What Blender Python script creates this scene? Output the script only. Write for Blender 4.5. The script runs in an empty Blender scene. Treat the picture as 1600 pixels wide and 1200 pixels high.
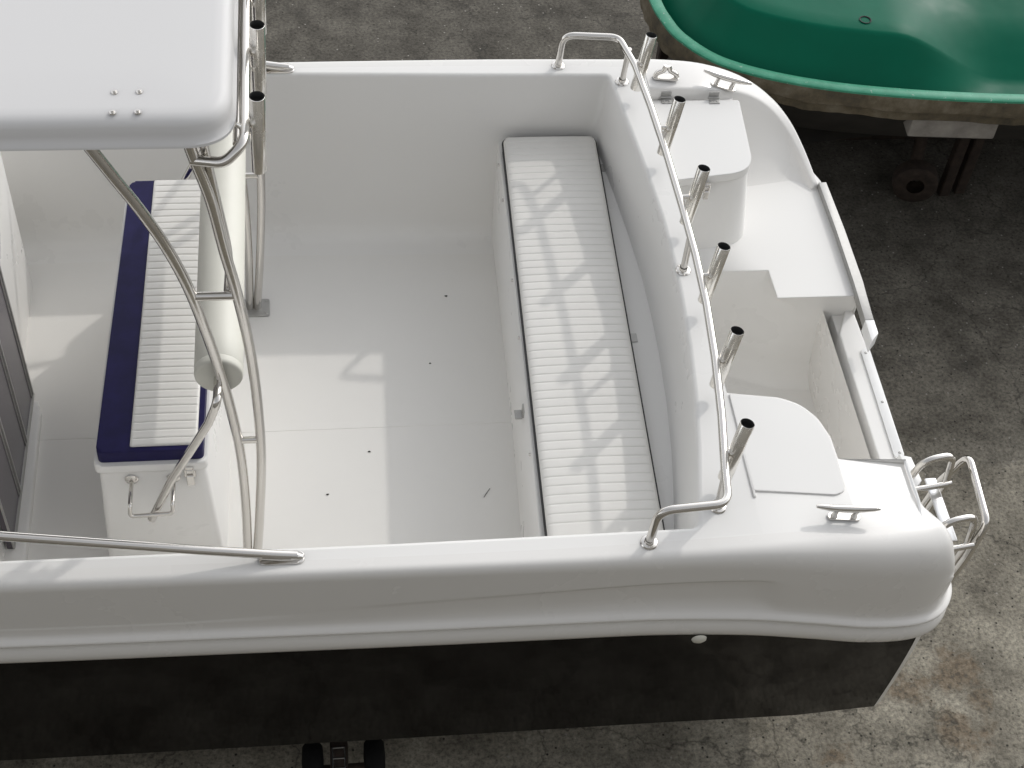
import bpy, bmesh, math, random
from mathutils import Vector, Matrix, Quaternion
from mathutils.geometry import tessellate_polygon

random.seed(7)
S = bpy.context.scene
COL = S.collection

# ------------------------------------------------------------------ camera, sky, sun, exposure
cam_d = bpy.data.cameras.new("camera")
cam_d.sensor_width = 36.0
cam_d.lens = 2370.0 / 1600.0 * 36.0
cam_d.clip_start = 0.05
cam_d.clip_end = 2000.0
cam = bpy.data.objects.new("camera", cam_d)
COL.objects.link(cam)
cam.matrix_world = Matrix(((0.99195195, 0.03479815, -0.12173911, -0.2159),
                           (-0.10515501, 0.76196935, -0.63901888, -3.8751),
                           (0.0705248, 0.64667751, 0.75949619, 5.7760),
                           (0, 0, 0, 1)))
S.camera = cam

SUN = Vector((0.95, 0.92, 1.0)).normalized()
world = bpy.data.worlds.new("World")
S.world = world
world.use_nodes = True
wn = world.node_tree.nodes
wl = world.node_tree.links
wn.clear()
sky = wn.new("ShaderNodeTexSky")
sky.sky_type = 'NISHITA'
sky.sun_disc = False
sky.sun_elevation = math.asin(SUN.z)
sky.sun_rotation = math.atan2(SUN.x, SUN.y)
sky.altitude = 0
sky.air_density = 1.0
sky.dust_density = 1.0
sky.ozone_density = 1.0
hs = wn.new("ShaderNodeHueSaturation")      # thin high haze: a paler sky than a clear one
hs.inputs['Saturation'].default_value = 0.12
hs.inputs['Value'].default_value = 3.0
bg = wn.new("ShaderNodeBackground")
bg.inputs['Strength'].default_value = 0.15
wo = wn.new("ShaderNodeOutputWorld")
wl.new(sky.outputs[0], hs.inputs['Color'])
wl.new(hs.outputs[0], bg.inputs['Color'])
wl.new(bg.outputs[0], wo.inputs['Surface'])

sun_d = bpy.data.lights.new("sun", 'SUN')
sun_d.energy = 1.65
sun_d.angle = math.radians(1.1)
sun_d.color = (1.0, 0.965, 0.915)
sun = bpy.data.objects.new("sun", sun_d)
COL.objects.link(sun)
sun.rotation_mode = 'QUATERNION'
sun.rotation_quaternion = SUN.to_track_quat('Z', 'Y')
sun.location = SUN * 20

S.view_settings.view_transform = 'Standard'
S.view_settings.look = 'None'
S.view_settings.exposure = -0.85
S.view_settings.gamma = 1.0
S.render.engine = 'CYCLES'
S.cycles.max_bounces = 10
S.cycles.diffuse_bounces = 6
S.cycles.caustics_reflective = False
S.cycles.caustics_refractive = False
S.cycles.blur_glossy = 0.5

# ------------------------------------------------------------------ materials
def new_mat(name):
    m = bpy.data.materials.new(name)
    m.use_nodes = True
    nt = m.node_tree
    p = nt.nodes['Principled BSDF']
    return m, nt, p

def noise(nt, scale, detail=4, rough=0.55, vec=None):
    n = nt.nodes.new('ShaderNodeTexNoise')
    n.inputs['Scale'].default_value = scale
    n.inputs['Detail'].default_value = detail
    n.inputs['Roughness'].default_value = rough
    if vec is not None:
        nt.links.new(vec, n.inputs['Vector'])
    return n

def coords(nt):
    return nt.nodes.new('ShaderNodeTexCoord').outputs['Object']

def ramp(nt, src, stops):
    r = nt.nodes.new('ShaderNodeValToRGB')
    el = r.color_ramp.elements
    while len(el) < len(stops):
        el.new(0.5)
    for e, (p, c) in zip(el, stops):
        e.position = p
        e.color = c if len(c) == 4 else (*c, 1)
    nt.links.new(src, r.inputs[0])
    return r

def mixc(nt, fac, a, b, mode='MIX'):
    m = nt.nodes.new('ShaderNodeMix')
    m.data_type = 'RGBA'
    m.blend_type = mode
    for sock, v in ((m.inputs[0], fac), (m.inputs[6], a), (m.inputs[7], b)):
        if hasattr(v, 'is_linked') or hasattr(v, 'links'):
            nt.links.new(v, sock)
        elif isinstance(v, tuple):
            sock.default_value = v if len(v) == 4 else (*v, 1)
        else:
            sock.default_value = v
    return m.outputs[2]

def gelcoat(name, col, rough=0.28, bevel=0.008, grain=0.0, mottled=0.0, wave=0.0, spec=0.3):
    m, nt, p = new_mat(name)
    co = coords(nt)
    n1 = noise(nt, 1.7, 5, 0.6, co)
    if mottled > 0:
        lo = tuple(c * (1 - mottled) for c in col)
        hi = tuple(min(1, c * (1 + mottled * 0.6)) for c in col)
        r = ramp(nt, n1.outputs['Fac'], [(0.3, lo), (0.7, hi)])
        nt.links.new(r.outputs[0], p.inputs['Base Color'])
    else:
        p.inputs['Base Color'].default_value = (*col, 1)
    rr = ramp(nt, n1.outputs['Fac'], [(0.3, (rough * 0.8,) * 3), (0.7, (rough * 1.25,) * 3)])
    nt.links.new(rr.outputs[0], p.inputs['Roughness'])
    p.inputs['Specular IOR Level'].default_value = spec
    nrm = None
    if bevel > 0:
        b = nt.nodes.new('ShaderNodeBevel')
        b.samples = 4
        b.inputs['Radius'].default_value = bevel
        nrm = b.outputs[0]
    out = nrm
    if wave > 0:
        n3 = noise(nt, 5.0, 2, 0.5, co)
        bp = nt.nodes.new('ShaderNodeBump')
        bp.inputs['Strength'].default_value = wave
        bp.inputs['Distance'].default_value = 0.03
        nt.links.new(n3.outputs['Fac'], bp.inputs['Height'])
        if nrm is not None:
            nt.links.new(nrm, bp.inputs['Normal'])
        out = bp.outputs[0]
    if grain > 0:
        n4 = noise(nt, 420, 2, 0.6, co)
        b2 = nt.nodes.new('ShaderNodeBump')
        b2.inputs['Strength'].default_value = grain
        b2.inputs['Distance'].default_value = 0.002
        nt.links.new(n4.outputs['Fac'], b2.inputs['Height'])
        if out is not None:
            nt.links.new(out, b2.inputs['Normal'])
        out = b2.outputs[0]
    if out is not None:
        nt.links.new(out, p.inputs['Normal'])
    return m

def steel_mat(name, col=(0.62, 0.60, 0.57), rough=0.13):
    m, nt, p = new_mat(name)
    co = coords(nt)
    p.inputs['Base Color'].default_value = (*col, 1)
    p.inputs['Metallic'].default_value = 1.0
    n = noise(nt, 30, 4, 0.6, co)
    r = ramp(nt, n.outputs['Fac'], [(0.35, (rough * 0.7,) * 3), (0.7, (rough * 1.6,) * 3)])
    nt.links.new(r.outputs[0], p.inputs['Roughness'])
    return m

def plain(name, col, rough=0.5, metallic=0.0, var=0.1, scale=20, bump=0.0, bscale=200, bdist=0.001, spec=0.5):
    m, nt, p = new_mat(name)
    p.inputs['Specular IOR Level'].default_value = spec
    co = coords(nt)
    n = noise(nt, scale, 5, 0.6, co)
    r = ramp(nt, n.outputs['Fac'], [(0.3, tuple(c * (1 - var) for c in col)), (0.7, tuple(min(1, c * (1 + var)) for c in col))])
    nt.links.new(r.outputs[0], p.inputs['Base Color'])
    p.inputs['Roughness'].default_value = rough
    p.inputs['Metallic'].default_value = metallic
    if bump > 0:
        n2 = noise(nt, bscale, 3, 0.6, co)
        b = nt.nodes.new('ShaderNodeBump')
        b.inputs['Strength'].default_value = bump
        b.inputs['Distance'].default_value = bdist
        nt.links.new(n2.outputs['Fac'], b.inputs['Height'])
        nt.links.new(b.outputs[0], p.inputs['Normal'])
    return m

WHITE = (0.79, 0.78, 0.757)
M = {}
M['gel'] = gelcoat('white_gelcoat', WHITE, 0.30)
M['lid'] = gelcoat('white_lid_gelcoat', (0.775, 0.766, 0.745), 0.5, spec=0.2)
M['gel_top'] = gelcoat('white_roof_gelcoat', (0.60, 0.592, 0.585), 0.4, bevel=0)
M['gel_side'] = gelcoat('white_topside_gelcoat', (0.78, 0.766, 0.74), 0.25, bevel=0)
M['nonskid'] = gelcoat('white_nonskid_deck', (0.785, 0.772, 0.742), 0.55, bevel=0, grain=0.35, mottled=0.015)
M['black_gel'] = gelcoat('black_hull_gelcoat', (0.0065, 0.0052, 0.0045), 0.08, bevel=0, wave=0.08, spec=0.13)
M['steel'] = steel_mat('polished_steel', (0.69, 0.668, 0.635), 0.14)
M['rod_steel'] = steel_mat('bright_steel', (0.86, 0.84, 0.80), 0.20)
M['brushed'] = plain('brushed_aluminium', (0.42, 0.415, 0.40), 0.45, 0.6, var=0.05, scale=60)
M['tube_dark'] = plain('tube_inside', (0.006, 0.006, 0.006), 0.7)  # shade inside tubes and holes put into the colour
M['vinyl'] = plain('white_vinyl', (0.72, 0.705, 0.67), 0.42, var=0.03, scale=6, bump=0.15, bscale=500)
M['bolster'] = plain('cream_vinyl', (0.68, 0.67, 0.60), 0.5, var=0.03, scale=5, bump=0.12, bscale=400)
M['navy'] = plain('navy_vinyl', (0.012, 0.010, 0.060), 0.5, spec=0.18, var=0.22, scale=14, bump=0.25, bscale=300)
M['piping'] = plain('black_piping', (0.012, 0.012, 0.014), 0.5, var=0.2)
M['tinted'] = plain('tinted_door_panel', (0.070, 0.060, 0.072), 0.25, var=0.08, scale=3)
M['rubber'] = plain('black_rubber', (0.008, 0.008, 0.008), 0.8, spec=0.2, var=0.3, bump=0.3, bscale=80, bdist=0.003)
M['galv'] = plain('galvanised_steel', (0.30, 0.30, 0.29), 0.5, 0.7, var=0.25, scale=30)
M['rusty'] = plain('rusty_steel', (0.035, 0.024, 0.018), 0.85, 0.0, var=0.45, scale=25, bump=0.4, bscale=60, bdist=0.004)
M['white_plate'] = plain('white_plate', (0.82, 0.82, 0.81), 0.3, var=0.02)
M['speck'] = plain('dark_speck', (0.03, 0.026, 0.02), 0.9)
M['alu_bright'] = plain('bright_aluminium', (0.78, 0.78, 0.78), 0.3, 1.0, var=0.05)

# ------------------------------------------------------------------ mesh helpers
def mk(name, verts, faces, mat, parent=None, sharp=35, smooth=True):
    me = bpy.data.meshes.new(name)
    me.from_pydata([tuple(v) for v in verts], [], faces)
    bm = bmesh.new()
    bm.from_mesh(me)
    bmesh.ops.remove_doubles(bm, verts=bm.verts, dist=1e-6)
    bmesh.ops.recalc_face_normals(bm, faces=bm.faces)
    bm.to_mesh(me)
    bm.free()
    return fin(name, me, mat, parent, sharp, smooth)

def fin(name, me, mat, parent=None, sharp=35, smooth=True):
    me.materials.append(mat)
    if smooth:
        for p in me.polygons:
            p.use_smooth = True
        me.set_sharp_from_angle(angle=math.radians(sharp))
    o = bpy.data.objects.new(name, me)
    COL.objects.link(o)
    if parent is not None:
        o.parent = parent
    return o

def empty(name, loc, label=None, cat=None, group=None):
    o = bpy.data.objects.new(name, None)
    COL.objects.link(o)
    o.empty_display_size = 0.2
    o.location = loc
    tag(o, label, cat, group)
    return o

def tag(o, label=None, cat=None, group=None, kind=None):
    if label: o['label'] = label
    if cat: o['category'] = cat
    if group: o['group'] = group
    if kind: o['kind'] = kind
    return o

class MB:
    """collects primitive shapes; build() links them as one mesh object"""
    def __init__(s):
        s.v = []; s.f = []
    def add(s, verts, faces):
        b = len(s.v)
        s.v += [Vector(v) for v in verts]
        s.f += [tuple(i + b for i in f) for f in faces]
        return s
    def bmadd(s, bm):
        bm.verts.index_update()
        s.add([v.co.copy() for v in bm.verts], [[v.index for v in f.verts] for f in bm.faces])
        bm.free()
        return s
    def box(s, x0, x1, y0, y1, z0, z1, bev=0.0, seg=2, rot=None, piv=None):
        bm = bmesh.new()
        bmesh.ops.create_cube(bm, size=1)
        for v in bm.verts:
            v.co = Vector(((x0 + x1) / 2 + v.co.x * (x1 - x0), (y0 + y1) / 2 + v.co.y * (y1 - y0), (z0 + z1) / 2 + v.co.z * (z1 - z0)))
        if bev > 0:
            bmesh.ops.bevel(bm, geom=bm.edges[:], offset=bev, segments=seg, affect='EDGES', profile=0.5)
        if rot is not None:
            p = Vector(piv) if piv else Vector(((x0 + x1) / 2, (y0 + y1) / 2, (z0 + z1) / 2))
            for v in bm.verts:
                v.co = p + rot @ (v.co - p)
        return s.bmadd(bm)
    def prism(s, poly, z0, z1, bev=0.0, seg=3, bottom=True, zf=None, base_grow=0.0, grow_c=None):
        """poly in plan extruded z0..z1; bevel on the upper rim; zf(x,y) shifts z"""
        bm = bmesh.new()
        n = len(poly)
        lo = []
        for x, y in poly:
            if base_grow and grow_c:
                d = Vector((x - grow_c[0], y - grow_c[1]))
                l = d.length or 1
                x, y = x + d.x / l * base_grow, y + d.y / l * base_grow
            lo.append(bm.verts.new((x, y, z0)))
        hi = [bm.verts.new((x, y, z1)) for x, y in poly]
        for i in range(n):
            bm.faces.new((lo[i], lo[(i + 1) % n], hi[(i + 1) % n], hi[i]))
        ft = bm.faces.new(hi)
        if bottom:
            bm.faces.new(lo[::-1])
        if bev > 0:
            bmesh.ops.bevel(bm, geom=list(ft.edges), offset=bev, segments=seg, affect='EDGES', profile=0.5)
            bm.normal_update()
            top = max((f for f in bm.faces if f.normal.z > .99), key=lambda f: f.calc_area(), default=None)
            if top is not None:      # a narrow flat margin keeps the flat top shading flat
                bmesh.ops.inset_individual(bm, faces=[top], thickness=min(.004, bev * .6))
        if zf:
            for v in bm.verts:
                v.co.z += zf(v.co.x, v.co.y)
        return s.bmadd(bm)
    def tube(s, pts, r, n=14, caps=True, taper=None):
        pts = [Vector(p) for p in pts]
        t0 = (pts[1] - pts[0]).normalized()
        up = Vector((0, 0, 1)) if abs(t0.z) < 0.9 else Vector((1, 0, 0))
        a = t0.cross(up).normalized()
        rings = []
        prev = t0
        for i, p in enumerate(pts):
            if i == 0: t = t0
            elif i == len(pts) - 1: t = (p - pts[i - 1]).normalized()
            else: t = ((p - pts[i - 1]).normalized() + (pts[i + 1] - p).normalized()).normalized()
            q = prev.rotation_difference(t)
            a = q @ a
            prev = t
            b = t.cross(a)
            rr = r * (taper[i] if taper else 1)
            rings.append([p + (a * math.cos(2 * math.pi * k / n) + b * math.sin(2 * math.pi * k / n)) * rr for k in range(n)])
        vs = [v for rg in rings for v in rg]
        fs = []
        for i in range(len(rings) - 1):
            for k in range(n):
                k2 = (k + 1) % n
                fs.append((i * n + k, i * n + k2, (i + 1) * n + k2, (i + 1) * n + k))
        if caps:
            fs.append(tuple(range(n))[::-1])
            fs.append(tuple((len(rings) - 1) * n + k for k in range(n)))
        return s.add(vs, fs)
    def revolve(s, prof, base, axis, n=28):
        """prof: list of (radius, distance along axis)"""
        base = Vector(base); axis = Vector(axis).normalized()
        up = Vector((0, 0, 1)) if abs(axis.z) < 0.9 else Vector((1, 0, 0))
        a = axis.cross(up).normalized(); b = axis.cross(a)
        vs = []; fs = []
        for r, h in prof:
            for k in range(n):
                th = 2 * math.pi * k / n
                vs.append(base + axis * h + (a * math.cos(th) + b * math.sin(th)) * r)
        for i in range(len(prof) - 1):
            for k in range(n):
                k2 = (k + 1) % n
                fs.append((i * n + k, i * n + k2, (i + 1) * n + k2, (i + 1) * n + k))
        return s.add(vs, fs)
    def loft(s, rows, closed=False):
        n = len(rows[0]); vs = [v for r in rows for v in r]; fs = []
        for i in range(len(rows) - 1):
            for k in range(n if closed else n - 1):
                k2 = (k + 1) % n
                fs.append((i * n + k, i * n + k2, (i + 1) * n + k2, (i + 1) * n + k))
        return s.add(vs, fs)
    def poly(s, pts):
        return s.add(pts, [tuple(range(len(pts)))])
    def build(s, name, mat, parent=None, sharp=35, smooth=True):
        return mk(name, s.v, s.f, mat, parent, sharp, smooth)

def catmull(pts, per=8):
    P = [Vector(p) for p in pts]
    P = [P[0] * 2 - P[1]] + P + [P[-1] * 2 - P[-2]]
    out = []
    for i in range(1, len(P) - 2):
        p0, p1, p2, p3 = P[i - 1], P[i], P[i + 1], P[i + 2]
        for k in range(per):
            t = k / per
            out.append(0.5 * ((2 * p1) + (p2 - p0) * t + (2 * p0 - 5 * p1 + 4 * p2 - p3) * t * t + (3 * p1 - p0 - 3 * p2 + p3) * t ** 3))
    out.append(P[-2].copy())
    return out

def fillet(pts, rad, n=7):
    """polyline with rounded corners; rad number or list per inner corner"""
    P = [Vector(p) for p in pts]
    out = [P[0]]
    for i in range(1, len(P) - 1):
        r = rad[i - 1] if isinstance(rad, (list, tuple)) else rad
        a = (P[i - 1] - P[i]); b = (P[i + 1] - P[i])
        la, lb = a.length, b.length
        a.normalize(); b.normalize()
        ang = a.angle(b)
        d = min(r / math.tan(ang / 2) if ang < 3.1 else 0, la * 0.49, lb * 0.49)
        if d < 1e-5:
            out.append(P[i]); continue
        p1 = P[i] + a * d; p2 = P[i] + b * d
        for k in range(n + 1):
            t = k / n
            out.append((1 - t) ** 2 * p1 + 2 * t * (1 - t) * P[i] + t * t * p2)
    out.append(P[-1])
    return out

def round_poly(pts, rads, n=6):
    """closed 2-D polygon with rounded corners"""
    out = []
    m = len(pts)
    for i in range(m):
        p = Vector(pts[i]); a = Vector(pts[i - 1]) - p; b = Vector(pts[(i + 1) % m]) - p
        r = rads[i] if isinstance(rads, (list, tuple)) else rads
        if r <= 0:
            out.append((p.x, p.y)); continue
        la, lb = a.length, b.length
        a.normalize(); b.normalize()
        ang = a.angle(b)
        d = min(r / math.tan(ang / 2), la * 0.48, lb * 0.48)
        p1 = p + a * d; p2 = p + b * d
        for k in range(n + 1):
            t = k / n
            q = (1 - t) ** 2 * p1 + 2 * t * (1 - t) * p + t * t * p2
            out.append((q.x, q.y))
    return out

def lerp_tab(tab, x):
    if x <= tab[0][0]: return tab[0][1]
    for (a, va), (b, vb) in zip(tab, tab[1:]):
        if x <= b:
            return va + (vb - va) * (x - a) / (b - a)
    return tab[-1][1]

# ------------------------------------------------------------------ ground
def ground_material():
    m, nt, p = new_mat('old_concrete')
    co = coords(nt)
    big = noise(nt, 0.55, 6, 0.62, co)
    mid = noise(nt, 4.0, 8, 0.7, co)
    fine = noise(nt, 55, 6, 0.75, co)
    grit = nt.nodes.new('ShaderNodeTexVoronoi')
    grit.inputs['Scale'].default_value = 75
    nt.links.new(co, grit.inputs['Vector'])
    base = ramp(nt, mid.outputs['Fac'], [(0.30, (0.088, 0.081, 0.069)), (0.5, (0.175, 0.164, 0.142)), (0.70, (0.265, 0.250, 0.218))])
    # paler worn concrete to the near right of the boat, darker tarmac-stained yard beyond it
    sep = nt.nodes.new('ShaderNodeSeparateXYZ')
    nt.links.new(co, sep.inputs[0])
    ad = nt.nodes.new('ShaderNodeMath'); ad.operation = 'MULTIPLY_ADD'
    ad.inputs[1].default_value = 1.1
    nt.links.new(big.outputs['Fac'], ad.inputs[0])
    nt.links.new(sep.outputs['Y'], ad.inputs[2])
    zone = nt.nodes.new('ShaderNodeMapRange')
    zone.interpolation_type = 'SMOOTHSTEP'
    zone.inputs['From Min'].default_value = 3.0
    zone.inputs['From Max'].default_value = -0.45
    nt.links.new(ad.outputs[0], zone.inputs['Value'])
    tint = ramp(nt, zone.outputs[0], [(0.0, (0.60, 0.59, 0.575)), (0.45, (0.95, 0.93, 0.89)), (1.0, (1.50, 1.48, 1.40))])
    c = mixc(nt, 1.0, base.outputs[0], tint.outputs[0], 'MULTIPLY')
    fr = ramp(nt, fine.outputs['Fac'], [(0.34, (0.32, 0.31, 0.29)), (0.5, (1, 1, 1)), (0.66, (1.5, 1.48, 1.42))])
    c = mixc(nt, 0.8, c, fr.outputs[0], 'MULTIPLY')
    gr = ramp(nt, grit.outputs['Distance'], [(0.0, (1.5, 1.45, 1.4)), (0.16, (1, 1, 1)), (0.7, (0.85, 0.85, 0.85))])
    c = mixc(nt, 0.55, c, gr.outputs[0], 'MULTIPLY')
    # dark oily patches
    pn = noise(nt, 2.3, 7, 0.72, co)
    pr = ramp(nt, pn.outputs['Fac'], [(0.56, (0, 0, 0)), (0.70, (1, 1, 1))])
    c = mixc(nt, pr.outputs[0], c, mixc(nt, 0.75, c, (0.05, 0.046, 0.04)))
    # pale and dark chips
    v2 = nt.nodes.new('ShaderNodeTexVoronoi'); v2.inputs['Scale'].default_value = 16
    nt.links.new(co, v2.inputs['Vector'])
    cr = ramp(nt, v2.outputs['Distance'], [(0.05, (1, 1, 1)), (0.10, (0, 0, 0))])
    c = mixc(nt, cr.outputs[0], c, (0.33, 0.31, 0.28))
    v3 = nt.nodes.new('ShaderNodeTexVoronoi'); v3.inputs['Scale'].default_value = 21
    mp = nt.nodes.new('ShaderNodeMapping'); mp.inputs['Location'].default_value = (3.3, 7.1, 0.4)
    nt.links.new(co, mp.inputs[0]); nt.links.new(mp.outputs[0], v3.inputs['Vector'])
    cr3 = ramp(nt, v3.outputs['Distance'], [(0.07, (1, 1, 1)), (0.14, (0, 0, 0))])
    c = mixc(nt, cr3.outputs[0], c, (0.03, 0.028, 0.024))
    # rust stains on the slab behind the stern corner
    wob = noise(nt, 9, 6, 0.75, co)
    acc = None
    for sx, sy, rad in ((2.28, -0.83, 0.075), (2.50, -0.76, 0.105), (2.43, -1.05, 0.085), (2.56, -0.90, 0.04), (2.54, -1.06, 0.04), (1.85, -1.12, 0.05)):
        vd = nt.nodes.new('ShaderNodeVectorMath'); vd.operation = 'DISTANCE'
        nt.links.new(co, vd.inputs[0]); vd.inputs[1].default_value = (sx, sy, 0)
        mm = nt.nodes.new('ShaderNodeMath'); mm.operation = 'MULTIPLY_ADD'
        nt.links.new(wob.outputs['Fac'], mm.inputs[0]); mm.inputs[1].default_value = -0.34
        nt.links.new(vd.outputs['Value'], mm.inputs[2])
        mr = nt.nodes.new('ShaderNodeMapRange')
        mr.inputs['From Min'].default_value = rad - 0.17 + 0.03
        mr.inputs['From Max'].default_value = rad - 0.17 - 0.03
        nt.links.new(mm.outputs[0], mr.inputs['Value'])
        if acc is None: acc = mr.outputs[0]
        else:
            mx = nt.nodes.new('ShaderNodeMath'); mx.operation = 'MAXIMUM'
            nt.links.new(acc, mx.inputs[0]); nt.links.new(mr.outputs[0], mx.inputs[1]); acc = mx.outputs[0]
    rustn = noise(nt, 30, 5, 0.75, co)
    rc = ramp(nt, rustn.outputs['Fac'], [(0.38, (0.05, 0.042, 0.033)), (0.5, (0.15, 0.108, 0.068)), (0.62, (0.27, 0.215, 0.155))])
    sc_ = nt.nodes.new('ShaderNodeMath'); sc_.operation = 'MULTIPLY'; sc_.inputs[1].default_value = 0.68
    nt.links.new(acc, sc_.inputs[0])
    c = mixc(nt, sc_.outputs[0], c, rc.outputs[0])
    # hairline cracks
    vc = nt.nodes.new('ShaderNodeTexVoronoi'); vc.feature = 'DISTANCE_TO_EDGE'; vc.inputs['Scale'].default_value = 0.9
    wv = nt.nodes.new('ShaderNodeVectorMath'); wv.operation = 'MULTIPLY_ADD'
    nn = noise(nt, 3.0, 5, 0.6, co)
    nt.links.new(nn.outputs['Color'], wv.inputs[0]); wv.inputs[1].default_value = (0.35, 0.35, 0.35); nt.links.new(co, wv.inputs[2])
    nt.links.new(wv.outputs[0], vc.inputs['Vector'])
    kr = ramp(nt, vc.outputs['Distance'], [(0.0, (1, 1, 1)), (0.006, (0, 0, 0))])
    c = mixc(nt, kr.outputs[0], c, mixc(nt, 0.6, c, (0.03, 0.028, 0.024)))
    nt.links.new(c, p.inputs['Base Color'])
    p.inputs['Roughness'].default_value = 0.9
    p.inputs['Specular IOR Level'].default_value = 0.25
    b = nt.nodes.new('ShaderNodeBump'); b.inputs['Strength'].default_value = 0.7; b.inputs['Distance'].default_value = 0.012
    ah = nt.nodes.new('ShaderNodeMath'); ah.operation = 'MULTIPLY_ADD'; ah.inputs[1].default_value = 0.4
    nt.links.new(fine.outputs['Fac'], ah.inputs[0]); nt.links.new(mid.outputs['Fac'], ah.inputs[2])
    nt.links.new(ah.outputs[0], b.inputs['Height'])
    nt.links.new(b.outputs[0], p.inputs['Normal'])
    return m

g = mk('ground', [(-300, -300, 0), (300, -300, 0), (300, 300, 0), (-300, 300, 0)], [(0, 1, 2, 3)], ground_material(), smooth=False)
tag(g, 'worn grey concrete yard with dark patches and rust stains under the boats', 'ground', kind='structure')

# unseen stone mass added to darken the near hull side and the steel: eye height above its top is about 1.6 m
qy = MB().box(-60, 60, -40, -4.25, -.5, 4.2, .05, 2).build('shade_quay', plain('shade_quay_stone', (.21, .20, .18), .9, var=.4, scale=1.5, bump=.6, bscale=6, bdist=.05))
tag(qy, 'added stone block, unseen below the camera, darkening the near hull side', 'shade_quay', kind='structure')

# ------------------------------------------------------------------ the white boat
boat = empty('fishing_boat', (0, 0, 0),
             'white open fishing boat with black hull sides, steel rails and hardtop, filling the picture', 'boat')

# lip path (outermost line of the moulded rub edge), starboard half: x, y, lip z, top z, start of flat, roundness
NEAR = [(-5.6, -0.03, 1.60, 1.80, .085, .056, .042, 0), (-5.25, -0.52, 1.59, 1.80, .085, .056, .042, 0), (-4.5, -0.98, 1.56, 1.80, .085, .056, .042, 0),
        (-3.6, -1.20, 1.53, 1.80, .085, .056, .042, 0), (-2.4, -1.262, 1.515, 1.80, .085, .056, .042, 0), (-1.3, -1.285, 1.505, 1.80, .085, .056, .042, 0),
        (-0.6, -1.295, 1.502, 1.80, .085, .056, .042, 0), (0.0, -1.303, 1.50, 1.80, .085, .057, .045, 0), (0.5, -1.308, 1.50, 1.80, .09, .060, .050, 0),
        (0.85, -1.31, 1.496, 1.80, .10, .068, .065, 0), (1.165, -1.315, 1.472, 1.80, .115, .083, .09, 0), (1.4, -1.32, 1.432, 1.787, .135, .105, .125, 0),
        (1.6, -1.322, 1.39, 1.772, .15, .12, .15, 0), (1.78, -1.305, 1.362, 1.757, .165, .14, .17, 0), (1.885, -1.26, 1.352, 1.748, .18, .155, .18, .1),
        (1.95, -1.17, 1.34, 1.742, .22, .205, .19, .6), (1.98, -1.04, 1.30, 1.738, .242, .233, .20, 1), (1.985, -0.89, 1.275, 1.738, .245, .237, .20, 1)]
FAR1 = [(t[0], -t[1], *t[2:]) for t in NEAR[:11]]
# far quarter: x, y, lip z, top z, width of the flat
FAR2 = [(1.165, 1.315, 1.472, 1.80, .255), (1.42, 1.318, 1.43, 1.772, .235), (1.62, 1.30, 1.385, 1.715, .175), (1.78, 1.26, 1.365, 1.625, .125),
        (1.89, 1.185, 1.345, 1.530, .095), (1.955, 1.07, 1.325, 1.445, .075), (1.99, 0.91, 1.30, 1.380, .06)]

def path(tab, per=8):
    n = len(tab[0])
    a = catmull([Vector(t[:3]) for t in tab], per)
    q = [catmull([Vector((t[j], 0, 0)) for t in tab], per) for j in range(3, n)]
    rows = []
    for i, p in enumerate(a):
        t = (a[min(i + 1, len(a) - 1)] - a[max(i - 1, 0)])
        rows.append((p, [c[i].x for c in q], Vector((t.x, t.y)).normalized()))
    return rows

def inward(t, side):      # side -1: starboard path bow->stern, inward normal points to centreline
    return Vector((-t.y, t.x)) if side < 0 else Vector((t.y, -t.x))

def topside_rows(tab, side, per=8):
    rows = []
    for p, (zt, d0, dr, h, sh), t in path(tab, per):
        nrm = inward(t, side)
        zl = p.z
        h = min(h, zt - zl - .205)
        prof = [(d0, zt)]
        N = 14
        for j in range(N + 1):
            a = j / N * math.pi / 2
            e = 2 / 2.5
            u = math.sin(a) ** e      # 0..1 going out
            d = .026 + (dr - .026) * (1 - u)
            z = zt - h * (1 - (max(0, 1 - u ** 2.5)) ** (1 / 2.5))
            # shelf form used across the stern: sharp edge, steep drop, low ledge
            w = j / N
            if w < .6: ds, zs = dr - .030 * (w / .6) ** .5, zt - (zt - zl - .03) * (w / .6) ** 1.5
            else: ds, zs = dr - .030 - (dr - .030 - .026) * (w - .6) / .4, zl + .03 - .004 * (w - .6) / .4
            prof.append((d + (ds - d) * sh, z + (zs - z) * sh))
        zb = prof[-1][1]
        amp0 = 0.014 * max(0, min(1, (p.x + 0.25) / 1.1)) if side < 0 else 0.0
        def amp(end):      # shallow recessed panel pressed into the side, with a raked aft end
            return amp0 * max(0, min(1, 1 - (p.x - end) / 0.035))
        zr = .07 + .115 * max(0.0, min(1, (p.x + 0.7) / 1.9))
        zz = [zl + zr + .016, zl + zr + .007, zl + zr - .003, zl + zr - .012, zl + .075, zl + .050, zl + .026]
        dd = [.0243, .0240, .0236 + amp(1.17), .0234 + amp(1.175), .0226 + amp(1.205), .0220 + amp(1.215) * .8, .0205 + amp(1.225) * .3]
        last = zb
        for z, d in zip(zz, dd):
            z = min(z, last - .0015)
            prof.append((d, z)); last = z
        for d, dz in ((.0175, .016), (.010, .010), (.000, .006), (-.004, .001), (-.004, -.006), (.000, -.012), (.018, -.017), (.026, -.024)):
            prof.append((d, min(zl + dz, last - .0008))); last = prof[-1][1]
        rows.append([Vector((p.x + nrm.x * d, p.y + nrm.y * d, z)) for d, z in prof])
    return rows

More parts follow.
